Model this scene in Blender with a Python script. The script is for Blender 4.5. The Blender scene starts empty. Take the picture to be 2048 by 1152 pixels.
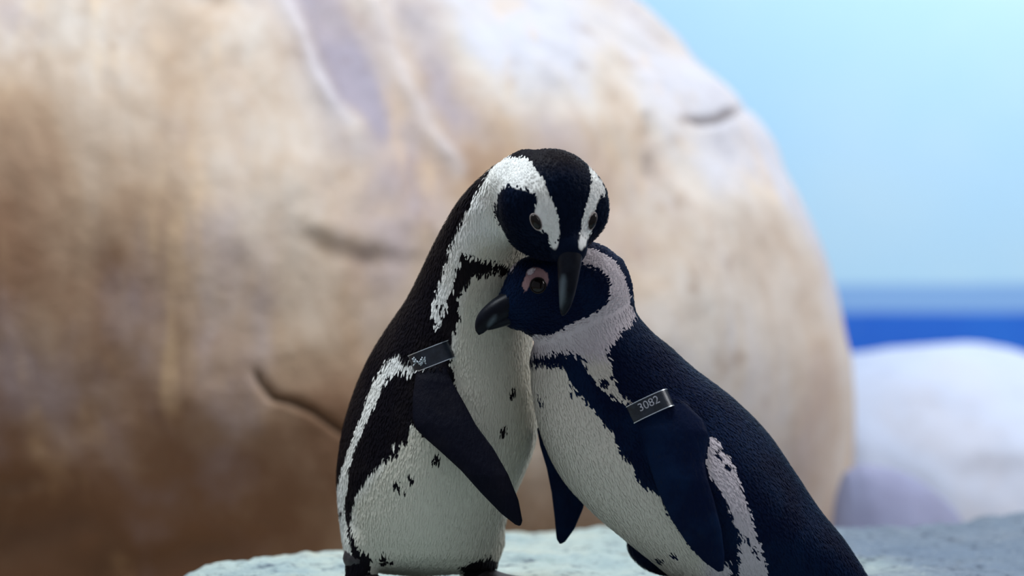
import bpy, math, random
import numpy as np
from mathutils import Vector, Matrix
from mathutils.bvhtree import BVHTree

random.seed(4); RNG = np.random.default_rng(4)
SC = bpy.context.scene
COL = SC.collection

# ------------------------------------------------------------------ camera
LENS, SENS = 85.0, 36.0
FPX = 2048 * LENS / SENS          # focal length in pixels
D = 2.7634                        # camera to the penguins' plane (y = 0)
H = 0.351                         # camera height above the ledge
cam_d = bpy.data.cameras.new('camera')
cam_d.lens = LENS; cam_d.sensor_width = SENS
cam_d.dof.use_dof = True; cam_d.dof.focus_distance = D - 0.10; cam_d.dof.aperture_fstop = 2.4
cam_d.clip_end = 60
cam = bpy.data.objects.new('camera', cam_d)
cam.location = (0, -D, H); cam.rotation_euler = (math.pi / 2, 0, 0)
COL.objects.link(cam); SC.camera = cam

# ------------------------------------------------------------------ light
world = bpy.data.worlds.new('world'); SC.world = world
world.use_nodes = True
bg = world.node_tree.nodes['Background']
bg.inputs[0].default_value = (0.86, 0.88, 1.0, 1); bg.inputs[1].default_value = 0.30
def area(name, loc, target, size, power, col):
    l = bpy.data.lights.new(name, 'AREA'); l.shape = 'RECTANGLE'
    l.size, l.size_y = size; l.energy = power; l.color = col
    o = bpy.data.objects.new(name, l); o.location = loc
    o.rotation_euler = (Vector(target) - Vector(loc)).to_track_quat('-Z', 'Y').to_euler()
    COL.objects.link(o); return o
area('skylight', (-0.60, -0.05, 2.4), (-0.02, 0.0, 0.2), (1.3, 1.1), 66, (0.88, 0.95, 1.0))
area('fill_boulder_right', (2.7, 0.5, 2.2), (0.3, 1.9, 0.4), (1.8, 1.6), 60, (1.0, 0.98, 0.96))  # added side lamp that brightens the boulder's right face
area('skylight_rear', (2.0, 3.9, 3.6), (1.3, 5.2, 0.6), (3.2, 1.2), 142, (0.94, 0.96, 1.0))
SC.view_settings.view_transform = 'Standard'; SC.view_settings.look = 'None'
SC.view_settings.exposure = 0.0; SC.view_settings.gamma = 1.0
SC.view_settings.use_curve_mapping = False

# ------------------------------------------------------------------ helpers
def P(px, py, y=0.0):
    s = (D + y) / FPX
    return np.array([(px - 1024) * s, y, H - (py - 576) * s])
def proj(v):
    s = FPX / (D + v[:, 1])
    return 1024 + v[:, 0] * s, 576 - (v[:, 2] - H) * s
def norm(v):
    v = np.asarray(v, float); return v / np.linalg.norm(v)

def obj(name, verts, faces, mat, parent=None, smooth=True, org=(0, 0, 0)):
    me = bpy.data.meshes.new(name)
    v = np.asarray(verts, float) - np.asarray(org, float)
    me.from_pydata([tuple(p) for p in v], [], [tuple(f) for f in faces])
    me.update()
    if smooth: me.polygons.foreach_set('use_smooth', [True] * len(me.polygons))
    if mat: me.materials.append(mat)
    o = bpy.data.objects.new(name, me); COL.objects.link(o)
    if parent: o.parent = parent
    return o
def tag(o, label=None, cat=None, kind=None, group=None):
    if label: o['label'] = label
    if cat: o['category'] = cat
    if kind: o['kind'] = kind
    if group: o['group'] = group
    return o
def attr(o, name, arr):
    a = o.data.attributes.new(name, 'FLOAT', 'POINT')
    a.data.foreach_set('value', np.asarray(arr, np.float32))

# value noise (vectorised)
_perm = RNG.permutation(4096)
_rv = RNG.random(4096) * 2 - 1
def vnoise(p):
    i = np.floor(p).astype(np.int64); f = p - i; u = f * f * (3 - 2 * f)
    def h(a, b, c): return _rv[(_perm[(a * 73 + b * 1237 + c * 3571) & 4095] + a * 7 + b * 13 + c * 29) & 4095]
    r = 0
    for dx in (0, 1):
        wx = u[:, 0] if dx else 1 - u[:, 0]
        for dy in (0, 1):
            wy = u[:, 1] if dy else 1 - u[:, 1]
            for dz in (0, 1):
                wz = u[:, 2] if dz else 1 - u[:, 2]
                r = r + wx * wy * wz * h(i[:, 0] + dx, i[:, 1] + dy, i[:, 2] + dz)
    return r
def fbm(p, o=4):
    r, a = 0, 1.0
    for k in range(o):
        r = r + a * vnoise(p * 2 ** k + 17.3 * k); a *= 0.5
    return r

# 2-D polygon signed distance, positive inside
def psd(px, py, poly):
    poly = np.asarray(poly, float); n = len(poly)
    d = np.full(px.shape, 1e18); ins = np.zeros(px.shape, bool)
    for i in range(n):
        ax, ay = poly[i]; bx, by = poly[(i + 1) % n]
        ex, ey = bx - ax, by - ay
        t = np.clip(((px - ax) * ex + (py - ay) * ey) / (ex * ex + ey * ey + 1e-12), 0, 1)
        d = np.minimum(d, (px - ax - t * ex) ** 2 + (py - ay - t * ey) ** 2)
        c = (ay > py) != (by > py)
        with np.errstate(divide='ignore', invalid='ignore'):
            xx = ax + (py - ay) * ex / (ey if ey else 1e-9)
        ins ^= c & (px < xx)
    d = np.sqrt(d); return np.where(ins, d, -d)
def pld(px, py, line):
    d = np.full(px.shape, 1e18)
    for (ax, ay), (bx, by) in zip(line[:-1], line[1:]):
        ex, ey = bx - ax, by - ay
        t = np.clip(((px - ax) * ex + (py - ay) * ey) / (ex * ex + ey * ey), 0, 1)
        d = np.minimum(d, (px - ax - t * ex) ** 2 + (py - ay - t * ey) ** 2)
    return np.sqrt(d)

# smooth 1-D table
def table(xs, ys):
    xs = np.asarray(xs, float); ys = np.asarray(ys, float)
    m = np.gradient(ys, xs)
    g = np.linspace(xs[0], xs[-1], 900)
    k = np.clip(np.searchsorted(xs, g, 'right') - 1, 0, len(xs) - 2)
    h = xs[k + 1] - xs[k]; t = (g - xs[k]) / h
    y = ((2*t**3 - 3*t**2 + 1) * ys[k] + (t**3 - 2*t**2 + t) * h * m[k]
         + (-2*t**3 + 3*t**2) * ys[k + 1] + (t**3 - t**2) * h * m[k + 1])
    return lambda q: np.interp(q, g, y)

# distance fields
def smin(a, b, k):
    h = np.clip(0.5 + 0.5 * (b - a) / k, 0, 1)
    return b + (a - b) * h - k * h * (1 - h)
def d_ell(p, c, r, R=None):
    q = p - c
    if R is not None: q = q @ np.asarray(R).T       # rows of R = local axes
    k0 = np.linalg.norm(q / r, axis=1); k1 = np.linalg.norm(q / (np.asarray(r) ** 2), axis=1) + 1e-9
    return k0 * (k0 - 1) / k1
def d_cone(p, a, b, ra, rb):
    ab = b - a; t = np.clip(((p - a) @ ab) / (ab @ ab), 0, 1)
    return np.linalg.norm(p - a - t[:, None] * ab, axis=1) - (ra + (rb - ra) * t)
def d_plate(p, poly, yf, h0):
    px, py = proj(p); s = (D + p[:, 1]) / FPX
    d2 = -psd(px, py, poly) * s
    hh = h0 * np.clip(-d2 / 0.016, 0.0, 1) ** 0.5 + 0.0012
    n = np.abs(p[:, 1] - yf(px, py)) - hh
    return np.maximum(d2, n)

def surface_nets(fn, lo, hi, res, newton=2):
    lo = np.asarray(lo, float); hi = np.asarray(hi, float)
    n = np.ceil((hi - lo) / res).astype(int) + 1
    ax = [lo[i] + res * np.arange(n[i]) for i in range(3)]
    V = np.empty(n)
    for i in range(0, n[0], 16):
        g = np.stack(np.meshgrid(ax[0][i:i+16], ax[1], ax[2], indexing='ij'), -1)
        V[i:i+16] = fn(g.reshape(-1, 3)).reshape(g.shape[:3])
    S = V < 0
    cs = tuple(n - 1)
    acc = np.zeros(cs + (3,)); cnt = np.zeros(cs)
    cor = [(a, b, c) for a in (0, 1) for b in (0, 1) for c in (0, 1)]
    def sl(A, c): return A[c[0]:c[0]+cs[0], c[1]:c[1]+cs[1], c[2]:c[2]+cs[2]]
    for c0 in cor:
        for d in range(3):
            if c0[d]: continue
            c1 = list(c0); c1[d] = 1
            v0, v1 = sl(V, c0), sl(V, c1)
            m = sl(S, c0) != sl(S, c1)
            t = np.where(m, v0 / np.where(m, v0 - v1, 1), 0)
            for k in range(3):
                acc[..., k] += np.where(m, c0[k] + (t if k == d else 0), 0)
            cnt += m
    act = cnt > 0
    idx = -np.ones(cs, int); idx[act] = np.arange(act.sum())
    ijk = np.argwhere(act)
    verts = lo + res * (ijk + acc[act] / cnt[act][:, None])
    faces = []
    for d in range(3):
        e, f = (d + 1) % 3, (d + 2) % 3
        a = np.take(S, range(n[d] - 1), d); b = np.take(S, range(1, n[d]), d)
        q = np.argwhere(a != b)
        q = q[(q[:, e] > 0) & (q[:, f] > 0) & (q[:, e] < n[e] - 1) & (q[:, f] < n[f] - 1)]
        def at(de, df):
            w = q.copy(); w[:, e] += de; w[:, f] += df
            return idx[w[:, 0], w[:, 1], w[:, 2]]
        F4 = np.stack([at(-1, -1), at(0, -1), at(0, 0), at(-1, 0)], 1)
        fl = ~S[q[:, 0], q[:, 1], q[:, 2]]
        F4[fl] = F4[fl][:, ::-1]
        faces.append(F4)
    faces = np.concatenate(faces)
    e = res * 0.4
    for _ in range(newton):
        v = fn(verts)
        g = np.stack([(fn(verts + np.eye(3)[k] * e) - fn(verts - np.eye(3)[k] * e)) / (2 * e) for k in range(3)], 1)
        st = (v / np.maximum((g ** 2).sum(1), 0.05))[:, None] * g
        L = np.linalg.norm(st, axis=1, keepdims=True)
        verts = verts - st * np.minimum(1, res * 0.7 / np.maximum(L, 1e-9))
    return verts, faces

# swept tube with elliptical section: rows (point, half width, half height); up = height direction
def sweep(rows, up, seg=20, power=2.0):
    pts = [np.asarray(r[0], float) for r in rows]; V = []; Fc = []
    for i, r in enumerate(rows):
        tdir = norm(pts[min(i + 1, len(pts) - 1)] - pts[max(i - 1, 0)])
        w = norm(np.cross(tdir, up)); u = norm(np.cross(w, tdir))
        for k in range(seg):
            a = 2 * math.pi * k / seg; c, s = math.cos(a), math.sin(a)
            c = math.copysign(abs(c) ** (2 / power), c); s = math.copysign(abs(s) ** (2 / power), s)
            V.append(pts[i] + w * r[1] * c + u * r[2] * s)
    for i in range(len(rows) - 1):
        for k in range(seg):
            a, b = i * seg + k, i * seg + (k + 1) % seg
            Fc.append((a, b, b + seg, a + seg))
    Fc.append(tuple(range(seg))[::-1]); n0 = (len(rows) - 1) * seg
    Fc.append(tuple(range(n0, n0 + seg)))
    return V, Fc

# ------------------------------------------------------------------ materials
class NT:
    def __init__(s, name):
        s.m = bpy.data.materials.new(name); s.m.use_nodes = True
        s.t = s.m.node_tree; s.b = s.t.nodes['Principled BSDF']
    def n(s, typ, **kw):
        x = s.t.nodes.new(typ)
        for k, v in kw.items():
            if k[0] == 'i' and k[1:].isdigit(): s.set(x, int(k[1:]), v)
            elif k.startswith('in_'): s.set(x, k[3:].replace('_', ' '), v)
            else: setattr(x, k, v)
        return x
    def set(s, x, k, v):
        if isinstance(v, bpy.types.NodeSocket): s.t.links.new(v, x.inputs[k])
        elif isinstance(v, bpy.types.Node): s.t.links.new(v.outputs[0], x.inputs[k])
        else: x.inputs[k].default_value = v
    def math(s, op, a, b=0.0, clamp=False):
        return s.n('ShaderNodeMath', operation=op, i0=a, i1=b, use_clamp=clamp).outputs[0]
    def mix(s, f, a, b, mode='MIX'):
        x = s.n('ShaderNodeMix', data_type='RGBA', blend_type=mode)
        s.set(x, 0, f); s.set(x, 6, a); s.set(x, 7, b); return x.outputs[2]
    def coord(s, scale=(1, 1, 1)):
        c = s.n('ShaderNodeTexCoord').outputs['Object']
        mp = s.n('ShaderNodeMapping'); s.set(mp, 0, c); mp.inputs['Scale'].default_value = scale
        return mp.outputs[0]
    def noise(s, scale, detail=4, rough=0.55, vec=None, dist=0.0):
        x = s.n('ShaderNodeTexNoise')
        s.set(x, 'Vector', vec if vec is not None else s.coord())
        x.inputs['Scale'].default_value = scale; x.inputs['Detail'].default_value = detail
        x.inputs['Roughness'].default_value = rough; x.inputs['Distortion'].default_value = dist
        return x.outputs[0]
    def ramp(s, f, stops):
        x = s.n('ShaderNodeValToRGB'); s.set(x, 0, f)
        e = x.color_ramp.elements
        while len(e) < len(stops): e.new(0.5)
        for el, (p, c) in zip(e, stops):
            el.position = p; el.color = (*c, 1) if len(c) == 3 else c
        return x.outputs[0]
    def mrange(s, v, a, b, c=0.0, d=1.0, smooth=True):
        x = s.n('ShaderNodeMapRange'); x.interpolation_type = 'SMOOTHSTEP' if smooth else 'LINEAR'
        s.set(x, 0, v)
        for k, q in zip((1, 2, 3, 4), (a, b, c, d)): x.inputs[k].default_value = q
        return x.outputs[0]
    def bump(s, h, strength, dist=0.01):
        x = s.n('ShaderNodeBump'); x.inputs['Strength'].default_value = strength
        x.inputs['Distance'].default_value = dist; s.set(x, 'Height', h)
        s.set(s.b, 'Normal', x.outputs[0])
    def done(s, col, rough=0.7, **kw):
        s.set(s.b, 'Base Color', col); s.set(s.b, 'Roughness', rough)
        for k, v in kw.items(): s.set(s.b, k.replace('_', ' '), v)
        return s.m

def c4(r, g, b): return (r, g, b, 1)
def srgb(r, g, b):
    f = lambda c: (c / 255 / 12.92) if c <= 10 else ((c / 255 + 0.055) / 1.055) ** 2.4
    return (f(r), f(g), f(b))

def plumage(name, dark, dark2, white, shadew, belly):
    m = NT(name)
    A = m.n('ShaderNodeAttribute', attribute_name='dark').outputs['Fac']
    B = m.n('ShaderNodeAttribute', attribute_name='pink').outputs['Fac']
    G = m.n('ShaderNodeAttribute', attribute_name='rough_edge').outputs['Fac']
    n1 = m.math('SUBTRACT', m.noise(95, 3, 0.6, m.coord((1, 1, 0.45))), 0.5)
    n2 = m.math('SUBTRACT', m.noise(330, 2, 0.6, m.coord((1, 1, 0.35))), 0.5)
    nn = m.math('ADD', m.math('MULTIPLY', n1, 26.0), m.math('MULTIPLY', n2, 9.0))
    f = m.math('ADD', A, m.math('MULTIPLY', nn, G))
    fac = m.mrange(f, -2.2, 2.2)
    v = m.noise(18, 4, 0.6)
    fine = m.noise(420, 2, 0.6, m.coord((1, 1, 0.3)))
    dk = m.mix(m.mrange(v, 0.4, 0.65), c4(*dark), c4(*dark2))
    dk = m.mix(m.math('MULTIPLY', m.mrange(fine, 0.5, 0.8), 0.35), dk, c4(0.012, 0.014, 0.022))
    dk = m.mix(m.n('ShaderNodeAttribute', attribute_name='blue').outputs['Fac'], dk, c4(0.0022, 0.0060, 0.0185))
    wh = m.mix(m.mrange(m.noise(9, 4, 0.6), 0.4, 0.7), c4(*white), c4(*shadew))
    wh = m.mix(m.math('MULTIPLY', m.mrange(fine, 0.45, 0.75), 0.18), wh, c4(0.42, 0.42, 0.40))
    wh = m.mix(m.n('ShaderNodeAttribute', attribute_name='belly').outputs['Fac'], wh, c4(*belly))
    col = m.mix(fac, wh, dk)
    col = m.mix(m.mrange(m.math('ADD', B, m.math('MULTIPLY', n2, 5.0)), -2, 2), col, c4(0.33, 0.205, 0.215))
    hb = m.math('ADD', m.noise(240, 3, 0.6, m.coord((1, 1, 0.3))), m.math('MULTIPLY', m.noise(40, 2), 0.7))
    m.bump(hb, 0.35, 0.004)
    return m.done(col, 0.5, Specular_IOR_Level=0.03)

def plain(name, col, rough=0.5, var=0.3, scale=60, bump=0.0, **kw):
    m = NT(name)
    v = m.noise(scale, 4, 0.6)
    c = m.mix(m.mrange(v, 0.3, 0.7), c4(*[x * (1 - var) for x in col]), c4(*[min(1, x * (1 + var)) for x in col]))
    if bump: m.bump(v, bump, 0.003)
    return m.done(c, rough, **kw)

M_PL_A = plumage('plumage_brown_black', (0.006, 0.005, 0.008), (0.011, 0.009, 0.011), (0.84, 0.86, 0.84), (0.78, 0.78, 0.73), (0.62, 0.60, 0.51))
M_PL_B = plumage('plumage_blue_black', (0.0025, 0.0065, 0.026), (0.0035, 0.012, 0.040), (0.60, 0.54, 0.58), (0.55, 0.50, 0.53), (0.63, 0.59, 0.52))  # mauve whites carry the neck ring's shade in their colour
def bill_material():
    m = NT('bill_horn'); n = m.noise(90, 4, 0.6)
    c = m.mix(m.mrange(n, .3, .7), c4(.003, .004, .008), c4(.006, .008, .014))
    a = m.n('ShaderNodeAttribute', attribute_name='pale').outputs['Fac']
    c = m.mix(m.mrange(m.math('ADD', a, m.math('MULTIPLY', m.math('SUBTRACT', n, .5), 6.0)), -7, 9), c, c4(.10, .13, .155))  # pale spot paints the bill's highlight, merged with its grey band
    m.bump(n, .2, .002)
    return m.done(c, .36, Specular_IOR_Level=.10)
M_BILL = bill_material()
M_EYE = plain('eye_dark', (0.006, 0.004, 0.004), 0.12, 0.2, 80, Specular_IOR_Level=0.25)
M_RING = plain('eye_rim_skin', (0.35, 0.30, 0.29), 0.5, 0.2, 200)
M_BAND = plain('band_dark_metal', (0.018, 0.024, 0.036), 0.28, 0.3, 120, 0.1, Metallic=0.3)
M_PRINT = plain('band_print', (0.42, 0.42, 0.48), 0.5, 0.25, 300)
M_EDGE = plain('band_bright_edge', (0.55, 0.62, 0.68), 0.25, 0.1, 100, Metallic=0.7)
M_FOOT = plain('foot_skin', (0.030, 0.026, 0.030), 0.6, 0.6, 70, 0.4)
M_CLAW = plain('claw_horn', (0.05, 0.045, 0.045), 0.4, 0.3, 90)

# ------------------------------------------------------------------ setting: wall and floor
def wall_material():
    m = NT('painted_sky_wall')
    g = m.n('ShaderNodeTexCoord').outputs['Object']
    sep = m.n('ShaderNodeSeparateXYZ', i0=g)
    z = m.math('ADD', sep.outputs[2], m.math('MULTIPLY', m.math('SUBTRACT', m.noise(3.0, 3), 0.5), 0.012))
    sky = m.mix(m.mrange(m.noise(0.7, 4, 0.55), 0.35, 0.7), c4(*srgb(176, 222, 252)), c4(*srgb(188, 226, 248)))
    haze = c4(*srgb(132, 180, 236)); sea = m.mix(m.noise(5, 4), c4(*srgb(14, 88, 205)), c4(*srgb(26, 118, 226)))
    c = m.mix(m.mrange(z, 0.355, 0.372), haze, sky)
    c = m.mix(m.mrange(z, 0.262, 0.272), sea, c)
    sp = m.n('ShaderNodeTexVoronoi'); m.set(sp, 'Vector', m.coord((1, 1, 1.6))); sp.inputs['Scale'].default_value = 2.3
    c = m.mix(m.math('MULTIPLY', m.mrange(sp.outputs['Distance'], 0.018, 0.03, 1, 0), 0.45), c, c4(*srgb(96, 140, 205)))
    m.bump(m.noise(30, 4), 0.1, 0.01)
    return m.done(c, 0.75)
def box(x0, x1, y0, y1, z0, z1):
    v = [(x, y, z) for x in (x0, x1) for y in (y0, y1) for z in (z0, z1)]
    f = [(0, 1, 3, 2), (4, 6, 7, 5), (0, 4, 5, 1), (2, 3, 7, 6), (0, 2, 6, 4), (1, 5, 7, 3)]
    return v, f
v, f = box(-5, 5, 5.5, 5.7, -0.8, 3.4)
o = tag(obj('wall_back', v, f, wall_material(), smooth=False), 'pale sky-blue painted backdrop wall with a deep blue sea band', 'wall', 'structure')

def rock_material(name, pal, streak=1.0, pit=0.0, bs=0.5, recess_shade=None, scale=1.0):
    m = NT(name)
    w = m.noise(1.3 * scale, 5, 0.62, dist=0.6)
    c = m.ramp(w, [(0.30, pal[0]), (0.46, pal[1]), (0.58, pal[2]), (0.74, pal[3])])
    st = m.noise(5.5 * scale, 4, 0.6, m.coord((1, 1, 0.14)), 0.4)
    c = m.mix(m.math('MULTIPLY', m.mrange(st, 0.45, 0.72), 0.55 * streak), c, c4(*pal[4]))
    st2 = m.noise(9 * scale, 3, 0.6, m.coord((1, 1, 0.10)), 0.3)
    c = m.mix(m.math('MULTIPLY', m.mrange(st2, 0.5, 0.75), 0.35 * streak), c, c4(*pal[5]))
    sm = m.noise(14 * scale, 5, 0.65)
    c = m.mix(m.math('MULTIPLY', m.mrange(sm, 0.55, 0.8), 0.4), c, c4(*[x * 0.6 for x in pal[4]]))
    if pit:
        p = m.noise(60 * scale, 5, 0.7, m.coord((1, 1.0, 1)))
        c = m.mix(m.math('MULTIPLY', m.mrange(p, 0.56, 0.74), pit), c, c4(*[x * 0.35 for x in pal[1]]))
    if recess_shade:
        a = m.n('ShaderNodeAttribute', attribute_name='recess_shade').outputs['Fac']
        c = m.mix(a, c, c4(*recess_shade))
    m.bump(m.math('ADD', m.noise(7 * scale, 6, 0.65), m.math('MULTIPLY', m.noise(70 * scale, 4, 0.7), 0.25)), bs, 0.03)
    return m.done(c, 0.85, Specular_IOR_Level=0.2)

def boulder_material():
    m = NT('boulder_sandstone')
    at = lambda n: m.n('ShaderNodeAttribute', attribute_name=n).outputs['Fac']
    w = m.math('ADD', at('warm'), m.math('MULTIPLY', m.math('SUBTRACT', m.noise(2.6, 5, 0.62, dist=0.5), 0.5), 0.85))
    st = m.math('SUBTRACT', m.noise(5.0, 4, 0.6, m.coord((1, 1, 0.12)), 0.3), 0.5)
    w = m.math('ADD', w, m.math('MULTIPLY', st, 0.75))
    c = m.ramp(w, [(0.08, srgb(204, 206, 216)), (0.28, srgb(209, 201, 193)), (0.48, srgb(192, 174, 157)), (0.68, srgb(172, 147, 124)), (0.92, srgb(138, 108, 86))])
    c = m.mix(m.math('MULTIPLY', m.mrange(m.noise(3.5, 4, 0.6, m.coord((1, 1, 0.5))), 0.48, 0.72), 0.6), c, c4(*srgb(172, 162, 172)))
    c = m.mix(m.math('MULTIPLY', at('lilac'), 0.9), c, c4(*srgb(158, 152, 168)))
    c = m.mix(m.math('MULTIPLY', m.mrange(m.noise(12, 5, 0.65), 0.55, 0.8), 0.5), c, c4(*srgb(140, 108, 84)))
    c = m.mix(m.math('MULTIPLY', m.mrange(m.noise(8, 4, 0.6, m.coord((1, 1, 0.09)), 0.2), 0.56, 0.74), 0.35), c, c4(*srgb(236, 204, 160)))
    c = m.mix(m.math('MULTIPLY', at('ridge'), 0.45), c, c4(*srgb(216, 215, 224)))
    c = m.mix(at('recess_shade'), c, c4(*srgb(96, 76, 60)))
    m.bump(m.math('ADD', m.noise(7, 6, 0.65), m.math('MULTIPLY', m.noise(60, 4, 0.7), 0.2)), 0.3, 0.03)
    return m.done(c, 0.85, Specular_IOR_Level=0.2)
M_BIG = boulder_material()
M_FARROCK = rock_material('far_rock_pale', [srgb(170, 182, 208), srgb(186, 198, 222), srgb(194, 206, 228), srgb(196, 198, 208), srgb(176, 172, 178), srgb(196, 208, 230)], 0.25, 0, 0.25)
M_LOWROCK = rock_material('low_rock_shade_mauve', [srgb(134, 138, 168), srgb(146, 152, 182), srgb(154, 160, 190), srgb(154, 152, 172), srgb(126, 114, 122), srgb(152, 160, 194)], 0.3, 0, 0.25)  # mauve-grey stands in for the shade below the pale rock
def ledge_material():
    m = NT('ledge_stone')
    co = m.coord((0.55, 1, 1))
    c = m.ramp(m.noise(7, 5, .62, co, .4), [(.32, srgb(146, 168, 174)), (.46, srgb(172, 190, 188)), (.6, srgb(188, 198, 188)), (.74, srgb(182, 184, 160))])
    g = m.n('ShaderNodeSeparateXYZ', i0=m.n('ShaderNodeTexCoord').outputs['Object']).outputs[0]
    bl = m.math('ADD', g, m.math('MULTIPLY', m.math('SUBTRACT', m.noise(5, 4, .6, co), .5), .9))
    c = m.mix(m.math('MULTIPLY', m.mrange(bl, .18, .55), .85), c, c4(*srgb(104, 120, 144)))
    c = m.mix(m.math('MULTIPLY', m.mrange(m.noise(22, 5, .7, co), .52, .72), .55), c, c4(*srgb(96, 114, 130)))
    c = m.mix(m.math('MULTIPLY', m.mrange(m.noise(60, 4, .7, co), .54, .68), .8), c, c4(*srgb(56, 66, 86)))
    c = m.mix(m.math('MULTIPLY', m.mrange(m.noise(130, 3, .7), .6, .75), .6), c, c4(*srgb(214, 222, 218)))
    m.bump(m.math('ADD', m.noise(20, 6, .7, co), m.math('MULTIPLY', m.noise(150, 4, .7), .3)), .8, .02)
    return m.done(c, .8, Specular_IOR_Level=.25)
M_LEDGE = ledge_material()
M_FLOOR = rock_material('floor_sandstone', [srgb(150, 130, 112), srgb(170, 150, 130), srgb(184, 168, 150), srgb(190, 176, 160), srgb(140, 116, 96), srgb(184, 168, 150)], 0.2, 0.2, 0.5)
v, f = box(-5, 5, -3.5, 5.5, -0.8, -0.45)
tag(obj('floor', v, f, M_FLOOR, smooth=False), 'low sandy rock floor behind the ledge', 'floor', 'structure')

# ------------------------------------------------------------------ big boulder
def grid_faces(nr, nc, wrap=False):
    fs = []
    for i in range(nr - 1):
        for k in range(nc - (0 if wrap else 1)):
            a, b = i * nc + k, i * nc + (k + 1) % nc
            fs.append((a, b, b + nc, a + nc))
    return fs
def boulder():
    yc = 2.05
    sil = [(1050, -160), (1215, 0), (1290, 62), (1380, 150), (1462, 235), (1500, 285), (1530, 345), (1582, 430), (1622, 530), (1660, 640), (1686, 720),
           (1696, 800), (1694, 900), (1684, 1000), (1672, 1060), (1640, 1200)]
    zs = []; xs = []
    for px, py in sil:
        q = P(px, py, yc); zs.append(q[2]); xs.append(q[0])
    zs, xs = np.array(zs)[::-1], np.array(xs)[::-1]
    zt = 1.75; fsx = table(zs, xs)
    fx = lambda z: np.where(z <= zs[-1], fsx(z), -0.75 + (xs[-1] + 0.75) * np.sqrt(np.clip(1 - ((z - zs[-1]) / (zt - zs[-1])) ** 2, 0, 1)))
    nr, nc = 400, 760
    zz = np.concatenate([np.linspace(-0.5, 1.1, 340), 1.1 + (zt - 1.1) * np.sin(np.linspace(0, math.pi / 2, 61))[1:]])
    th = np.concatenate([np.linspace(-1.65, 1.65, 660), np.linspace(1.65, 2 * math.pi - 1.65, 102)[1:-1]])
    Z, T = np.meshgrid(zz, th, indexing='ij')
    xr = fx(Z); xl = np.where(Z < 1.0, -2.5, -2.5 + (1.75) * (1 - np.sqrt(np.clip(1 - ((Z - 1.0) / (zt - 1.0)) ** 2, 0, 1))))
    cx, a = (xr + xl) / 2, (xr - xl) / 2
    b = 0.98 * (a / 1.6) ** 0.5 * table([-0.5, -0.2, 0.05, 0.35, 0.7, 1.2, 1.5, zt], [0.62, 0.74, 0.90, 1.0, 0.97, 0.78, 0.52, 0.05])(Z)
    e = 0.78
    sg = lambda q: np.sign(q) * np.abs(q) ** e
    X = cx + a * sg(np.sin(T)); Y = yc - b * sg(np.cos(T))
    V = np.stack([X, Y, Z], -1).reshape(-1, 3)
    # outward direction
    Nn = np.stack([np.sin(T) / np.maximum(a, 0.05), -np.cos(T) / np.maximum(b, 0.05), 0.15 + 0 * T], -1).reshape(-1, 3)
    Nn /= np.linalg.norm(Nn, axis=1, keepdims=True)
    px, py = proj(V)
    front = V[:, 1] < yc + 0.1
    dsp = 0.045 * fbm(V * 1.5 + 3.1, 3) + 0.020 * fbm(V * np.array([6, 6, 3.0]), 4)
    dsp *= np.interp(px, [1300, 1600], [1.0, 0.35])
    wx = px + 16 * fbm(V * 5 + 40, 3); wy = py + 16 * fbm(V * 5 + 80, 3)
    brk = np.clip(0.75 + 0.6 * fbm(V * 4 + 9, 3), 0.15, 1.3)
    def g(line, w, warp=True, fade=60):
        d = pld(wx, wy, line) if warp else pld(px, py, line)
        (ax, ay), (bx, by) = line[0], line[-1]
        e = np.clip(np.minimum(np.hypot(px - ax, py - ay), np.hypot(px - bx, py - by)) / fade, 0.15, 1) if fade else 1
        return np.exp(-(d / w) ** 2) * front * e
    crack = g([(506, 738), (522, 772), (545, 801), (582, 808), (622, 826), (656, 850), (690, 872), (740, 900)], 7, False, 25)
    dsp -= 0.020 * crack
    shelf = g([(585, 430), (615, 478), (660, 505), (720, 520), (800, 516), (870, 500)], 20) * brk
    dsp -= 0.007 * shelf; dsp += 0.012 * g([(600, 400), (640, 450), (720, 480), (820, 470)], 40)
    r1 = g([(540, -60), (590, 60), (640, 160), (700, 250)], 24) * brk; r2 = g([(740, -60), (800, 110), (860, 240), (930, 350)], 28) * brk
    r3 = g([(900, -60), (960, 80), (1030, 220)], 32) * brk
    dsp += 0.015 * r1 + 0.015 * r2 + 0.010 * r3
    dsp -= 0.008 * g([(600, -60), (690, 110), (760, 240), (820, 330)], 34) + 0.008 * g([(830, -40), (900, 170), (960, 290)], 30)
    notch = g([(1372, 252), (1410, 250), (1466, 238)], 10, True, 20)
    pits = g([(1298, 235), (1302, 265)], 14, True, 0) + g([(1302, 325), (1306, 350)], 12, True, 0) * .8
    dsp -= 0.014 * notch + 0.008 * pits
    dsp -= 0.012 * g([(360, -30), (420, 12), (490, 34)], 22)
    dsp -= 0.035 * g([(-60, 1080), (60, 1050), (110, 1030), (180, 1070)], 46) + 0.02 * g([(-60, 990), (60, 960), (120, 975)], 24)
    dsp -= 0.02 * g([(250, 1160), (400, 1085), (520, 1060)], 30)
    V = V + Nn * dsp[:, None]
    recess_shade = np.clip(0.70 * crack + 0.22 * shelf + 0.55 * notch + 0.3 * pits + (0.75 * g([(-60, 1080), (60, 1055), (110, 1040), (180, 1080)], 60) + 0.5 * g([(-60, 990), (60, 960), (120, 975)], 34) + 0.4 * g([(150, 1150), (400, 1095), (520, 1060)], 40)) * brk, 0, 1)  # cracks and pits darkened; lower-left patches paint in the overhang's shade
    ridge = .9 * np.exp(-(pld(wx, wy, [(545, -60), (592, 60), (642, 160), (690, 235)]) / 15) ** 2) * brk + .7 * np.exp(-(pld(wx, wy, [(745, -60), (805, 110), (865, 240), (925, 340)]) / 20) ** 2) * brk
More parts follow.
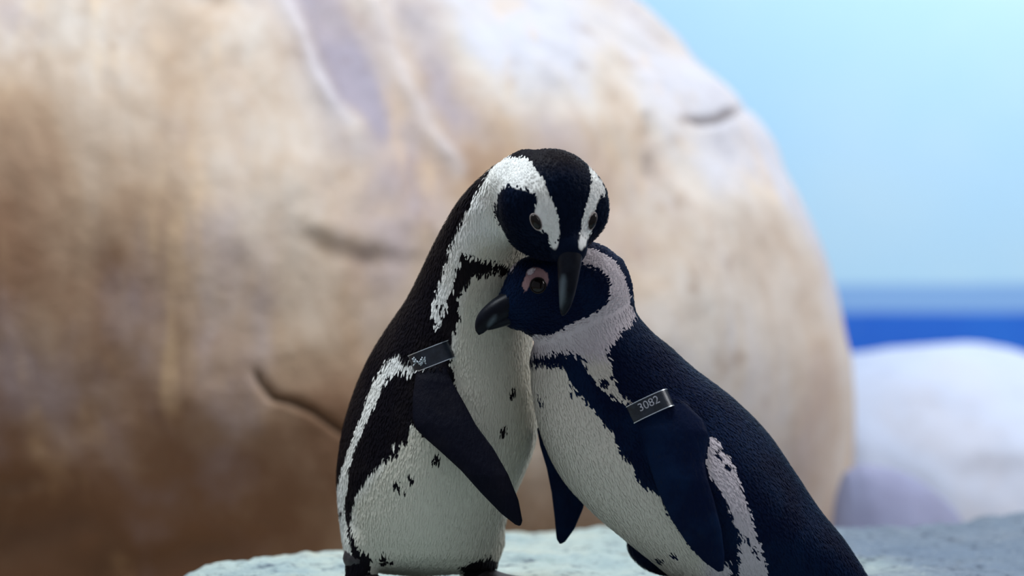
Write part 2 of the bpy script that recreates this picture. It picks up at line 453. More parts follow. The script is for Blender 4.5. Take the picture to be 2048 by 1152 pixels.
    lilac = 1.0 * np.clip(0.7 * g([(640, -60), (720, 120), (790, 300)], 40) + 0.6 * g([(840, -40), (905, 170), (960, 280)], 34) + 0.8 * g([(560, -60), (640, 60), (720, 240)], 70) + 0.5 * g([(850, 150), (900, 240)], 60) + 0.5 * g([(780, 420), (860, 470)], 70), 0, 1) * np.clip(brk, 0, 1)
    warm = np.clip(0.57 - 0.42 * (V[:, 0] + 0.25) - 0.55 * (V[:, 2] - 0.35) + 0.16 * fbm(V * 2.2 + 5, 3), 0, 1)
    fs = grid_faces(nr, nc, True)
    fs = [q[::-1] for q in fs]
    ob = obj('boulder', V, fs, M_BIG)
    attr(ob, 'recess_shade', recess_shade); attr(ob, 'warm', warm); attr(ob, 'lilac', lilac); attr(ob, 'ridge', np.clip(ridge, 0, 1))
    return tag(ob, 'huge rounded tan sandstone boulder filling the background behind both penguins', 'boulder')
boulder()

def dome_rock(name, rows, yc, dep, left, mat, label, amp=0.03, flat=1.0, seed=0):
    # rows: silhouette (px, py) across the top at depth yc, from left to right
    xs = np.array([P(px, py, yc)[0] for px, py in rows]); zs = np.array([P(px, py, yc)[2] for px, py in rows])
    nr, nc = 90, 170
    ft = table(xs, zs)
    u = np.linspace(xs[0], xs[-1], nc); t = np.linspace(-math.pi / 2, math.pi / 2, nr)
    T, U = np.meshgrid(t, u, indexing='ij')
    zb = -0.5
    top = ft(U)
    end = np.clip(np.minimum(U - xs[0], xs[-1] - U) / 0.12, 0, 1) ** 0.5
    Z = zb + (top - zb) * np.abs(np.cos(T)) ** 0.72
    Y = yc + dep * np.sign(np.sin(T)) * np.abs(np.sin(T)) ** 0.8 * (0.35 + 0.65 * end)
    V = np.stack([U, Y, Z], -1).reshape(-1, 3)
    n = amp * fbm(V * 3.1 + seed, 4)
    V[:, 1] += n; V[:, 2] += n * 0.35
    return tag(obj(name, V, grid_faces(nr, nc), mat), label, 'rock')
dome_rock('rock', [(1500, 900), (1560, 790), (1640, 732), (1700, 710), (1780, 690), (1880, 680), (1960, 688), (2048, 712), (2140, 760), (2260, 860), (2330, 960)],
          3.1, 0.75, 0, M_FARROCK, 'pale bluish-white rounded rock under the blue painted sea band', 0.05, seed=2.0)
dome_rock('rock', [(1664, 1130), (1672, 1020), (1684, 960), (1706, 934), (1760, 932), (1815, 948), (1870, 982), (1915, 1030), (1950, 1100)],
          1.46, 0.22, 0, M_LOWROCK, 'low rock coloured mauve-grey for the shade at the foot of the pale rock', 0.025, seed=7.0)

# ------------------------------------------------------------------ ledge
def ledge():
    out = [(-0.51, -0.9), (-0.51, -0.35), (-0.495, 0.0), (-0.44, 0.18), (-0.35, 0.345), (-0.22, 0.47), (-0.10, 0.62), (-0.017, 0.73), (0.167, 0.818),
           (0.34, 0.86), (0.51, 0.88), (0.66, 0.90), (0.80, 0.976), (1.0, 1.02), (1.35, 1.02), (1.45, 0.6), (1.45, -0.9)]
    nx, ny = 420, 440
    x = np.linspace(-0.62, 1.6, nx); y = np.linspace(-1.0, 1.16, ny)
    Yg, Xg = np.meshgrid(y, x, indexing='ij')
    X, Y = Xg.ravel(), Yg.ravel()
    sd = psd(X, Y, out) + 0.012 * fbm(np.stack([X * 5, Y * 5, 0 * X], 1), 3)
    p3 = np.stack([X, Y, 0 * X], 1)
    z = 0.010 * fbm(p3 * 4.0 + 5, 3) + 0.0060 * fbm(p3 * np.array([16, 26, 1]), 4) + 0.0026 * fbm(p3 * 75, 3)
    feet = np.exp(-((X + 0.1) ** 2 + (Y - 0.0) ** 2) / 0.04) + np.exp(-((X - 0.24) ** 2 + (Y + 0.03) ** 2) / 0.05)
    z *= 1 - 0.7 * np.clip(feet, 0, 1)
    z += 0.012 * np.clip((Y - 0.2) / 0.5, 0, 1) * np.clip((X - 0.3) / 0.4, 0, 1)
    R = 0.05
    q = np.clip((R - sd) / R, 0, None)
    z -= np.where(q < 1, R * (1 - np.sqrt(np.clip(1 - q ** 2, 0, 1))) * 0.6, R * 0.6 + np.minimum((q - 1) * R * 5, 0.45))
    z -= 0.008
    z += 0.014 * np.clip((Y - 0.12) / 0.22, 0, 1) * (1 - np.clip((X - 0.2) / 0.4, 0, 1))
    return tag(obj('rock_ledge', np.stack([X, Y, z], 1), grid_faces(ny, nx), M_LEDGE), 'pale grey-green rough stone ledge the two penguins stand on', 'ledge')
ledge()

# ------------------------------------------------------------------ penguins: shared pieces
def field(px, py, base, ops):
    F = np.full(px.shape, 400.0 if base == 'd' else -400.0)
    for kind, poly in ops:
        s = psd(px, py, poly)
        F = np.maximum(F, s) if kind == 'd' else np.minimum(F, -s)
    return np.clip(F, -400, 400)
def spot(cx, cy, rx, ry, ang=0.0, n=10):
    a = np.linspace(0, 2 * math.pi, n, endpoint=False); c, s = math.cos(ang), math.sin(ang)
    return [(cx + rx * math.cos(t) * c - ry * math.sin(t) * s, cy + rx * math.cos(t) * s + ry * math.sin(t) * c) for t in a]
def empty(name, loc):
    o = bpy.data.objects.new(name, None); o.location = loc; o.empty_display_size = 0.05
    COL.objects.link(o); return o

def foot(root, org, ankle, hip, yaw, label=None):
    """webbed foot on the ledge with three toes; leg goes up to hip"""
    a = np.asarray(ankle, float); fw = np.array([math.cos(yaw), math.sin(yaw), 0]); sd = np.array([-fw[1], fw[0], 0])
    base = a + np.array([0, 0, 0.012])
    tips = [a + fw * 0.068 + sd * s * 0.030 + np.array([0, 0, 0.007]) for s in (-1, 0, 1)]
    tips[1] = tips[1] + fw * 0.012
    def fn(p):
        d = d_cone(p, np.asarray(hip, float), base + np.array([0, 0, 0.012]), 0.021, 0.013)
        for t in tips: d = smin(d, d_cone(p, base, t, 0.011, 0.0065), 0.012)
        q = p - base; u = q @ fw; w = np.abs(q @ sd)
        web = np.maximum(np.maximum(u - 0.062, -u), w - 0.006 - np.clip(u, 0, 1) * 0.44)
        web = np.maximum(web, np.abs(q[:, 2] + 0.006) - 0.0035)
        return smin(d, web, 0.008)
    pts = np.array([base, np.asarray(hip), *tips])
    v, f = surface_nets(fn, pts.min(0) - 0.035, pts.max(0) + 0.035, 0.004)
    fo = obj('foot', v, f, M_FOOT, root, org=org)
    for t in tips:
        dirv = norm(t - base) * np.array([1, 1, 0.2])
        V, Fc = sweep([(t + dirv * 0.002, 0.0042, 0.0042), (t + dirv * 0.008 + np.array([0, 0, 0.001]), 0.003, 0.0032), (t + dirv * 0.015 - np.array([0, 0, 0.004]), 0.0006, 0.0006)], (0, 0, 1), 10)
        obj('claw', V, Fc, M_CLAW, fo, org=org)
    return fo

def bill(root, org, base, mid, tip, up, w0, h0, pale):
    up = norm(up); base, mid, tip = map(np.asarray, (base, mid, tip))
    ts = np.linspace(0, 1, 30)
    ctr = [(1 - t) ** 2 * base + 2 * t * (1 - t) * mid + t * t * tip for t in ts]
    fwd = norm(tip - base)
    rows = []
    for t, c in zip(ts, ctr):
        prof = (1 - 0.42 * t) * (1 - t ** 7) ** 0.6 + 0.03
        hk = max(0, t - 0.72) / 0.28
        rows.append((c + up * h0 * (0.22 * (1 - t)) - up * h0 * 0.34 * hk ** 2, w0 * prof * (1 - 0.25 * t), h0 * 0.74 * prof))
    V, Fc = sweep(rows, up, 36, 2.2)
    ub = obj('upper_mandible', V, Fc, M_BILL, root, org=org)
    attr(ub, 'pale', psd(*proj(np.array(V)), pale))
    rows = []
    for t, c in zip(ts * 0.86, ctr):
        t2 = t / 0.86; prof = (1 - 0.5 * t2) * (1 - t2 ** 6) ** 0.6 + 0.03
        c = (1 - t) ** 2 * base + 2 * t * (1 - t) * mid + t * t * tip
        rows.append((c - up * h0 * (0.52 - 0.2 * t2), w0 * 0.78 * prof, h0 * 0.46 * prof))
    V, Fc = sweep(rows, up, 18, 2.1)
    lb = obj('lower_mandible', V, Fc, M_BILL, root, org=org)
    attr(lb, 'pale', np.full(len(V), -20.0))

def eye(root, org, pos, nrm, r, ringmat=M_RING, squash=1.0, axis=None):
    nrm = norm(nrm); t1 = norm(np.cross(nrm, (0.2, 0.1, 1) if axis is None else axis)); t2 = np.cross(nrm, t1)
    V, Fc = [], []
    nu, nv = 12, 20
    for i in range(nu + 1):
        a = math.pi * i / nu
        for k in range(nv):
            b = 2 * math.pi * k / nv
            V.append(pos + nrm * r * 0.55 * math.cos(a) + (t1 * math.cos(b) * squash + t2 * math.sin(b)) * r * math.sin(a))
    Fc = grid_faces(nu + 1, nv, True)
    e = obj('eye', V, Fc, M_EYE, root, org=org)
    V = []
    for k in range(28):
        b = 2 * math.pi * k / 28; rad = t1 * math.cos(b) * squash + t2 * math.sin(b)
        for j in range(8):
            c = 2 * math.pi * j / 8
            V.append(pos + rad * (r * 1.04 + r * 0.11 * math.cos(c)) + nrm * (r * 0.10 * math.sin(c) + r * 0.05))
    Fc = [(k * 8 + j, k * 8 + (j + 1) % 8, ((k + 1) % 28) * 8 + (j + 1) % 8, ((k + 1) % 28) * 8 + j) for k in range(28) for j in range(8)]
    tag(obj('eye_rim', V, Fc, ringmat, e, org=org), 'thin pale rim around the eye')
    return e

def strap(root, org, c, along, axis, la, lt, wid, name='wing_band', label=None, th=0.0012):
    """closed flat band: loop of half-length la (along) by half-thickness lt (depth), wid tall along axis"""
    along = norm(along); axis = norm(np.asarray(axis) - along * (np.asarray(axis) @ along)); dep = norm(np.cross(along, axis))
    if dep[1] > 0: dep = -dep                     # towards the viewer's side
    n = 64; V, Fc = [], []
    def loop(off, w):
        for k in range(n):
            a = 2 * math.pi * k / n; c1, s1 = math.cos(a), math.sin(a)
            e = 2 / 2.6
            V.append(c + along * (la + off) * math.copysign(abs(c1) ** e, c1) + dep * (lt + off) * math.copysign(abs(s1) ** e, s1) + axis * w)
    for off, w in ((0, -wid / 2), (th, -wid / 2), (th, wid / 2), (0, wid / 2)): loop(off, w)
    for i in range(4):
        for k in range(n):
            a, b = i * n + k, i * n + (k + 1) % n; j = ((i + 1) % 4) * n
            Fc.append((a, b, j + (k + 1) % n, j + k))
    b = obj(name, V, Fc, M_BAND, root, smooth=False, org=org)
    if label: tag(b, label)
    V, Fc = [], []
    for w in (-wid / 2, wid / 2):                 # bright rims paint in the highlights along the band edges
        s0 = len(V)
        for off, ww in ((th * 0.2, w - 0.0005), (th + 0.0004, w - 0.0005), (th + 0.0004, w + 0.0005), (th * 0.2, w + 0.0005)): loop_v = loop(off, ww)
    V2 = V
    for base in (0, 4 * n):
        for i in range(4):
            for k in range(n):
                j = base + ((i + 1) % 4) * n
                Fc.append((base + i * n + k, base + i * n + (k + 1) % n, j + (k + 1) % n, j + k))
    tag(obj('rim', V2, Fc, M_EDGE, b, smooth=False, org=org), 'bright rims painted as highlights on the band edges')
    return b, along, axis, dep

def text_mesh(parent, org, body, c, along, axis, dep, size, mat):
    cu = bpy.data.curves.new('number_text', 'FONT'); cu.body = body; cu.size = size
    cu.align_x = 'CENTER'; cu.align_y = 'CENTER'; cu.extrude = 0.00025; cu.offset = 0.0
    t = bpy.data.objects.new('t', cu); COL.objects.link(t)
    dg = bpy.context.evaluated_depsgraph_get()
    me = bpy.data.meshes.new_from_object(t.evaluated_get(dg))
    bpy.data.objects.remove(t)
    R = np.stack([along, axis, dep], 1)
    co = np.empty(len(me.vertices) * 3); me.vertices.foreach_get('co', co)
    co = co.reshape(-1, 3) @ R.T + c - np.asarray(org)
    me.vertices.foreach_set('co', co.ravel()); me.update()
    me.materials.clear(); me.materials.append(mat); me.name = 'number_print'
    o = bpy.data.objects.new('number_print', me); COL.objects.link(o); o.parent = parent
    return tag(o, 'pale printed number on the band')

def cast(bv, px, py):
    o = Vector((0, -D, H)); d = (Vector(P(px, py, 0)) - o).normalized()
    h = bv.ray_cast(o, d)
    return np.array(h[0]), np.array(h[1])
def nearest(bv, q):
    h = bv.find_nearest(Vector(q)); return np.array(h[0]), np.array(h[1])

def feathers(parent, org, b, v, dark, pink, dirs, n, lens, wid, mat, jit, keep=None, blue=None, belly=None):
    """short overlapping contour feathers lying on the body"""
    nv = np.empty(len(v) * 3); b.data.vertices.foreach_get('normal', nv); nv = nv.reshape(-1, 3)
    ok = np.arange(len(v)) if keep is None else np.flatnonzero(keep)
    k = RNG.choice(ok, min(n, len(ok)), replace=False)
    p, nn, d = v[k], nv[k], dirs[k]
    d = d + RNG.normal(0, .16, d.shape)
    d = d - (d * nn).sum(1, keepdims=True) * nn; d /= np.linalg.norm(d, axis=1, keepdims=True) + 1e-9
    w = np.cross(nn, d)
    L = (lens[k] * RNG.uniform(.7, 1.25, len(k)))[:, None]; W = wid * RNG.uniform(.7, 1.2, len(k))[:, None]
    up = RNG.uniform(.4, 1.3, len(k))[:, None]
    q = [p - nn * .0006 - w * W * .3, p - nn * .0006 + w * W * .3,
         p + d * L * .55 + nn * .0007 * up - w * W * .5, p + d * L * .55 + nn * .0007 * up + w * W * .5,
         p + d * L * .86 + nn * .0008 * up - w * W * .28, p + d * L * .86 + nn * .0008 * up + w * W * .28, p + d * L + nn * .0008 * up]
    V = np.stack(q, 1).reshape(-1, 3)
    F = []
    for i in range(0, len(V), 7): F += [(i, i + 1, i + 3, i + 2), (i + 2, i + 3, i + 5, i + 4), (i + 4, i + 5, i + 6)]
    o = obj('feathers', V, F, mat, parent, org=org)
    dk = np.where(dark[k] + RNG.normal(0, 1, len(k)) * jit[k] > 0, 30., -30.)
    attr(o, 'dark', np.repeat(dk, 7)); attr(o, 'pink', np.repeat(np.where(pink[k] > 0, 30., -30.), 7)); attr(o, 'rough_edge', np.zeros(len(V)))
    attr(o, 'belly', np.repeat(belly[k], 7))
    attr(o, 'blue', np.repeat(blue[k] if blue is not None else np.zeros(len(k)), 7))
    return tag(o, kind='stuff')

# ------------------------------------------------------------------ standing penguin
def penguin_standing():
    org = P(840, 1192, 0.02); org[2] = 0.0
    root = empty('penguin', org)
    tag(root, 'upright brown-black and white penguin bowing its head over the other', 'penguin')
    rows = [(320, 1046, 1052, -.09, .004), (327, 1006, 1078, -.09, .018), (336, 986, 1096, -.088, .032), (350, 967, 1106, -.085, .044), (400, 919, 1096, -.07, .056), (450, 888, 1078, -.048, .064),
            (500, 862, 1066, -.026, .072), (550, 838, 1058, -.006, .080), (600, 812, 1058, .010, .088), (650, 778, 1062, .022, .095), (700, 746, 1066, .030, .102), (750, 721, 1072, .036, .108), (800, 702, 1078, .04, .114),
            (850, 687, 1077, .042, .118), (900, 678, 1067, .043, .119), (950, 673, 1048, .043, .117), (1000, 675, 1026, .043, .112), (1050, 680, 1011, .042, .104), (1090, 686, 1001, .04, .092),
            (1118, 694, 990, .04, .078), (1138, 722, 968, .04, .05), (1148, 780, 905, .04, .018), (1153, 838, 842, .04, .002)]
    r = np.array(rows, float)
    tl, tr, ty, tb = (table(r[:, 0], r[:, k]) for k in (1, 2, 3, 4))
    hc = P(1101, 405, -.135)
    fwd = norm((0.10, -0.28, -0.95)); up = np.array((0.26, -0.93, 0.22)); up = norm(up - fwd * (up @ fwd)); lat = np.cross(up, fwd)
    R = np.stack([fwd, lat, up])
    bb = P(1139, 497, -.173)
    def d_head(p):
        d = d_ell(p, hc, (.0585, .0565, .055), R)
        d = smin(d, d_cone(p, hc + fwd * .022 + up * .004, bb, .046, .019), .022)
        d = smin(d, d_ell(p, P(1046, 364, -.116), (.033, .034, .0315)), .014)
        # brow swelling each side
        for s in (-1, 1):
            d = smin(d, d_ell(p, hc + fwd * .012 + lat * s * .036 + up * .020, (.03, .02, .02), R), .018)
        return d
    def d_torso(p):
        px, py = proj(p); q = np.clip(py, 320, 1153)
        l, rr = tl(q), tr(q); a = np.maximum((rr - l) / 2, 1.0); b = np.maximum(tb(q), .002)
        s = (D + p[:, 1]) / FPX
        e = np.sqrt(((px - (l + rr) / 2) / a) ** 2 + ((p[:, 1] - ty(q)) / b) ** 2)
        d = (e - 1) * np.minimum(a * s, b)
        return np.maximum(d, np.maximum(320 - py, py - 1153) * s)
    wing = [(846, 712), (832, 745), (825, 795), (825, 838), (832, 858), (852, 878), (884, 906), (922, 941), (962, 986), (1002, 1027), (1030, 1049), (1041, 1053), (1045, 1042),
            (1037, 1000), (1016, 948), (987, 897), (952, 850), (928, 805), (905, 765), (890, 728), (880, 705)]
    yf = lambda px, py: np.interp(py, [690, 760, 850, 950, 1050], [-.055, -.082, -.103, -.122, -.128])
    wing2 = [(1010, 740), (1000, 800), (985, 850), (970, 900), (960, 960), (966, 1000), (985, 1000), (1020, 940), (1045, 860), (1050, 790), (1040, 740)]
    yf2 = lambda px, py: np.interp(py, [740, 850, 1000], [.135, .155, .165])
    def bodyfn(p):
        d = smin(d_torso(p), d_head(p), .022)
        px, py = proj(p)
        m = (py > 660) & (px > 780) & (p[:, 1] < 0)
        if m.any(): d[m] = smin(d[m], d_plate(p[m], wing, yf, .0065), .007)
        m = (py > 690) & (px > 900) & (p[:, 1] > 0.08)
        if m.any(): d[m] = smin(d[m], d_plate(p[m], wing2, yf2, .0065), .007)
        for hx, hy, yy in ((722, 1105, .0), (952, 1112, .045)):
            d = smin(d, d_cone(p, P(hx + 12, 1085, yy), P(hx, 1150, yy), .024, .018), .012)
        return d
    v, f = surface_nets(bodyfn, (-.225, -.22, .0), (.125, .205, .52), .0026)
    b = obj('body', v, f, M_PL_A, root, org=org)
    px, py = proj(v)
    dh, dt = d_head(v), d_torso(v)
    head = dh < dt
    torso = [('d', [(1062, 270), (1040, 306), (1005, 322), (984, 338), (952, 385), (935, 420), (917, 450), (900, 490), (888, 530), (873, 580), (863, 608), (866, 630), (877, 655), (884, 640), (887, 610),
                    (897, 588), (908, 568), (912, 545), (922, 505), (931, 500), (945, 511), (980, 519), (1022, 530), (1030, 545), (1000, 543), (985, 536), (970, 548), (952, 547), (937, 560), (926, 577), (915, 600),
                    (921, 625), (912, 650), (903, 680), (899, 705), (908, 740), (915, 800), (880, 866), (850, 868), (824, 838), (820, 850), (815, 875), (800, 888), (796, 905), (777, 914), (765, 919),
                    (747, 938), (733, 955), (726, 966), (713, 985), (706, 1002), (704, 1020), (700, 1036), (703, 1058), (710, 1075), (717, 1094), (740, 1108), (742, 1170), (690, 1170), (690, 1112), (704, 1100), (700, 1075), (696, 1050),
                    (691, 1030), (689, 1010), (692, 990), (697, 960), (699, 932), (708, 905), (718, 876), (728, 850), (740, 826), (750, 808), (762, 785), (770, 760), (782, 744), (800, 741), (826, 744), (846, 738), (856, 722),
                    (838, 716), (822, 726), (808, 716), (794, 704), (778, 716), (758, 742), (747, 762), (735, 792), (722, 830), (710, 860), (700, 890), (689, 920), (681, 948), (673, 972), (640, 990), (560, 990), (560, 600), (800, 270)]),
             ('d', [(1000, 270), (1130, 270), (1120, 330), (1066, 322), (1052, 314), (1003, 316)]), ('d', spot(874, 915, 6.8, 10.0)), ('d', spot(792, 969, 9.5, 8.8)), ('d', spot(821, 956, 6.8, 8.8, .4)), ('d', spot(1025, 783, 5.4, 11.2, .4)), ('d', spot(1008, 859, 6.8, 8.8, .5)),
             ('d', spot(808, 977, 5.4, 3.8)), ('d', spot(764, 1116, 5.4, 12.5)), ('d', spot(778, 1120, 9.5, 5.0)), ('d', spot(680, 1022, 3.4, 7.5)),
             ('d', [(925, 1128), (945, 1122), (960, 1112), (985, 1108), (1000, 1125), (992, 1170), (925, 1170)]),
             ('w', spot(786, 892, 3, 9, .3)), ('w', spot(893, 605, 2.5, 5)), ('d', spot(882, 612, 2.7, 7.5))]
    headp = [('w', [(1005, 318), (1030, 317), (1052, 318), (1061, 326), (1071, 341), (1086, 358), (1093, 375), (1098, 393), (1106, 405), (1113, 424), (1118, 445), (1120, 466), (1117, 485), (1110, 500), (1103, 496), (1098, 480),
                    (1094, 466), (1084, 466), (1072, 456), (1066, 440), (1071, 424), (1077, 398), (1066, 388), (1054, 383), (1040, 380), (1025, 375), (1014, 373), (1004, 380), (996, 393), (992, 410), (992, 430), (999, 452),
                    (1008, 472), (1020, 492), (1033, 511), (1044, 522), (1040, 560), (900, 560), (880, 500), (940, 395), (984, 338)]),
             ('w', [(1178, 336), (1192, 348), (1206, 368), (1212, 392), (1200, 397), (1193, 408), (1190, 425), (1188, 445), (1181, 466), (1171, 490), (1162, 501), (1157, 494), (1160, 470), (1163, 450), (1170, 421), (1177, 400), (1182, 377), (1184, 358)])]
    Fh = field(px, py, 'd', headp); Ft = field(px, py, 'w', torso)
    # the far half of the head: throat side stays dark under the chin, white collar behind
    dark = np.where(head, Fh, Ft)
    fl = (np.abs(v[:, 1] - yf(px, py)) < .014) & (psd(px, py, wing) > -4) & (v[:, 1] < 0) & (py > 735)
    fl2 = (np.abs(v[:, 1] - yf2(px, py)) < .014) & (psd(px, py, wing2) > -4) & (v[:, 1] > 0.09)
    dark = np.where(fl | fl2, 60, dark)
    blue = np.where(head, np.clip((py - 318) / 40, 0, 1), 0.0); blue = np.where(fl, .3, blue)  # blue glass reflection tinted into the dark head feathers
    attr(b, 'dark', dark); attr(b, 'pink', np.full(len(v), -50.0)); attr(b, 'blue', blue)
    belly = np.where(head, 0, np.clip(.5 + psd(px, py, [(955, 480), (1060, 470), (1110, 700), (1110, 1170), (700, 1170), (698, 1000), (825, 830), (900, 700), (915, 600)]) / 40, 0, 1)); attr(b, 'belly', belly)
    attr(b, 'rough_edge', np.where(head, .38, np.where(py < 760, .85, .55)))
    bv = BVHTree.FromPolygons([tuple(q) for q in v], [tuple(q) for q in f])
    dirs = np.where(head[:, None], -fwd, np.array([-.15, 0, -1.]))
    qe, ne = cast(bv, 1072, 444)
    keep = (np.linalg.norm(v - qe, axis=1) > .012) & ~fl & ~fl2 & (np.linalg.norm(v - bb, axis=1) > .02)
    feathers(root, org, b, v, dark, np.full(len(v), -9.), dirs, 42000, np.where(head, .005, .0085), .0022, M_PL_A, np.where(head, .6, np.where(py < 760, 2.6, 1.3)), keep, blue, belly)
    # bill, eyes
    bill(root, org, P(1139, 484, -.167), P(1138, 556, -.191), P(1128, 628, -.179), up, .0150, .0195, spot(1124, 583, 7, 34, .10))
    for (ex, ey) in ((1072, 444),):
        q, n = cast(bv, ex, ey); eye(root, org, q - n * .0005, n, .0090, squash=.55, axis=norm((.42, 0, -.9)))
        w = q - hc; mq = hc + w - 2 * (w @ lat) * lat
        q2, n2 = nearest(bv, mq); eye(root, org, q2 - n2 * .0005, n2, .0090, squash=.55, axis=norm((-.3, 0, -.9)))
    # wing band at the root of the near flipper
    bd, al, ax, dep = strap(root, org, P(864, 713, -.066), P(905, 698, -.068) - P(828, 728, -.060), (-.15, 0, 1), .0235, .017, .020, label='dark metal wing band with white highlights painted on its edges')
    rr = random.Random(3)
    for k in range(26):
        c = P(826 + 25 * rr.random(), 727 - 9 * rr.random() + 9 * (rr.random() - .5), -.0837); e = .0011 + .0012 * rr.random(); an = rr.random() * 3.1
        dd = np.array([math.cos(an), 0, math.sin(an)]) * e
        V, Fc = sweep([(c - dd, .0007, .0004), (c + dd, .0007, .0004)], (0, -1, 0), 6)
        obj('worn_print', V, Fc, M_EDGE, bd, org=org)
    foot(root, org, (P(722, 1192, .0)[0], .0, 0), P(722, 1120, .0), -.75)
    foot(root, org, (P(955, 1192, .045)[0], .045, 0), P(955, 1120, .045), -.5)
    return root

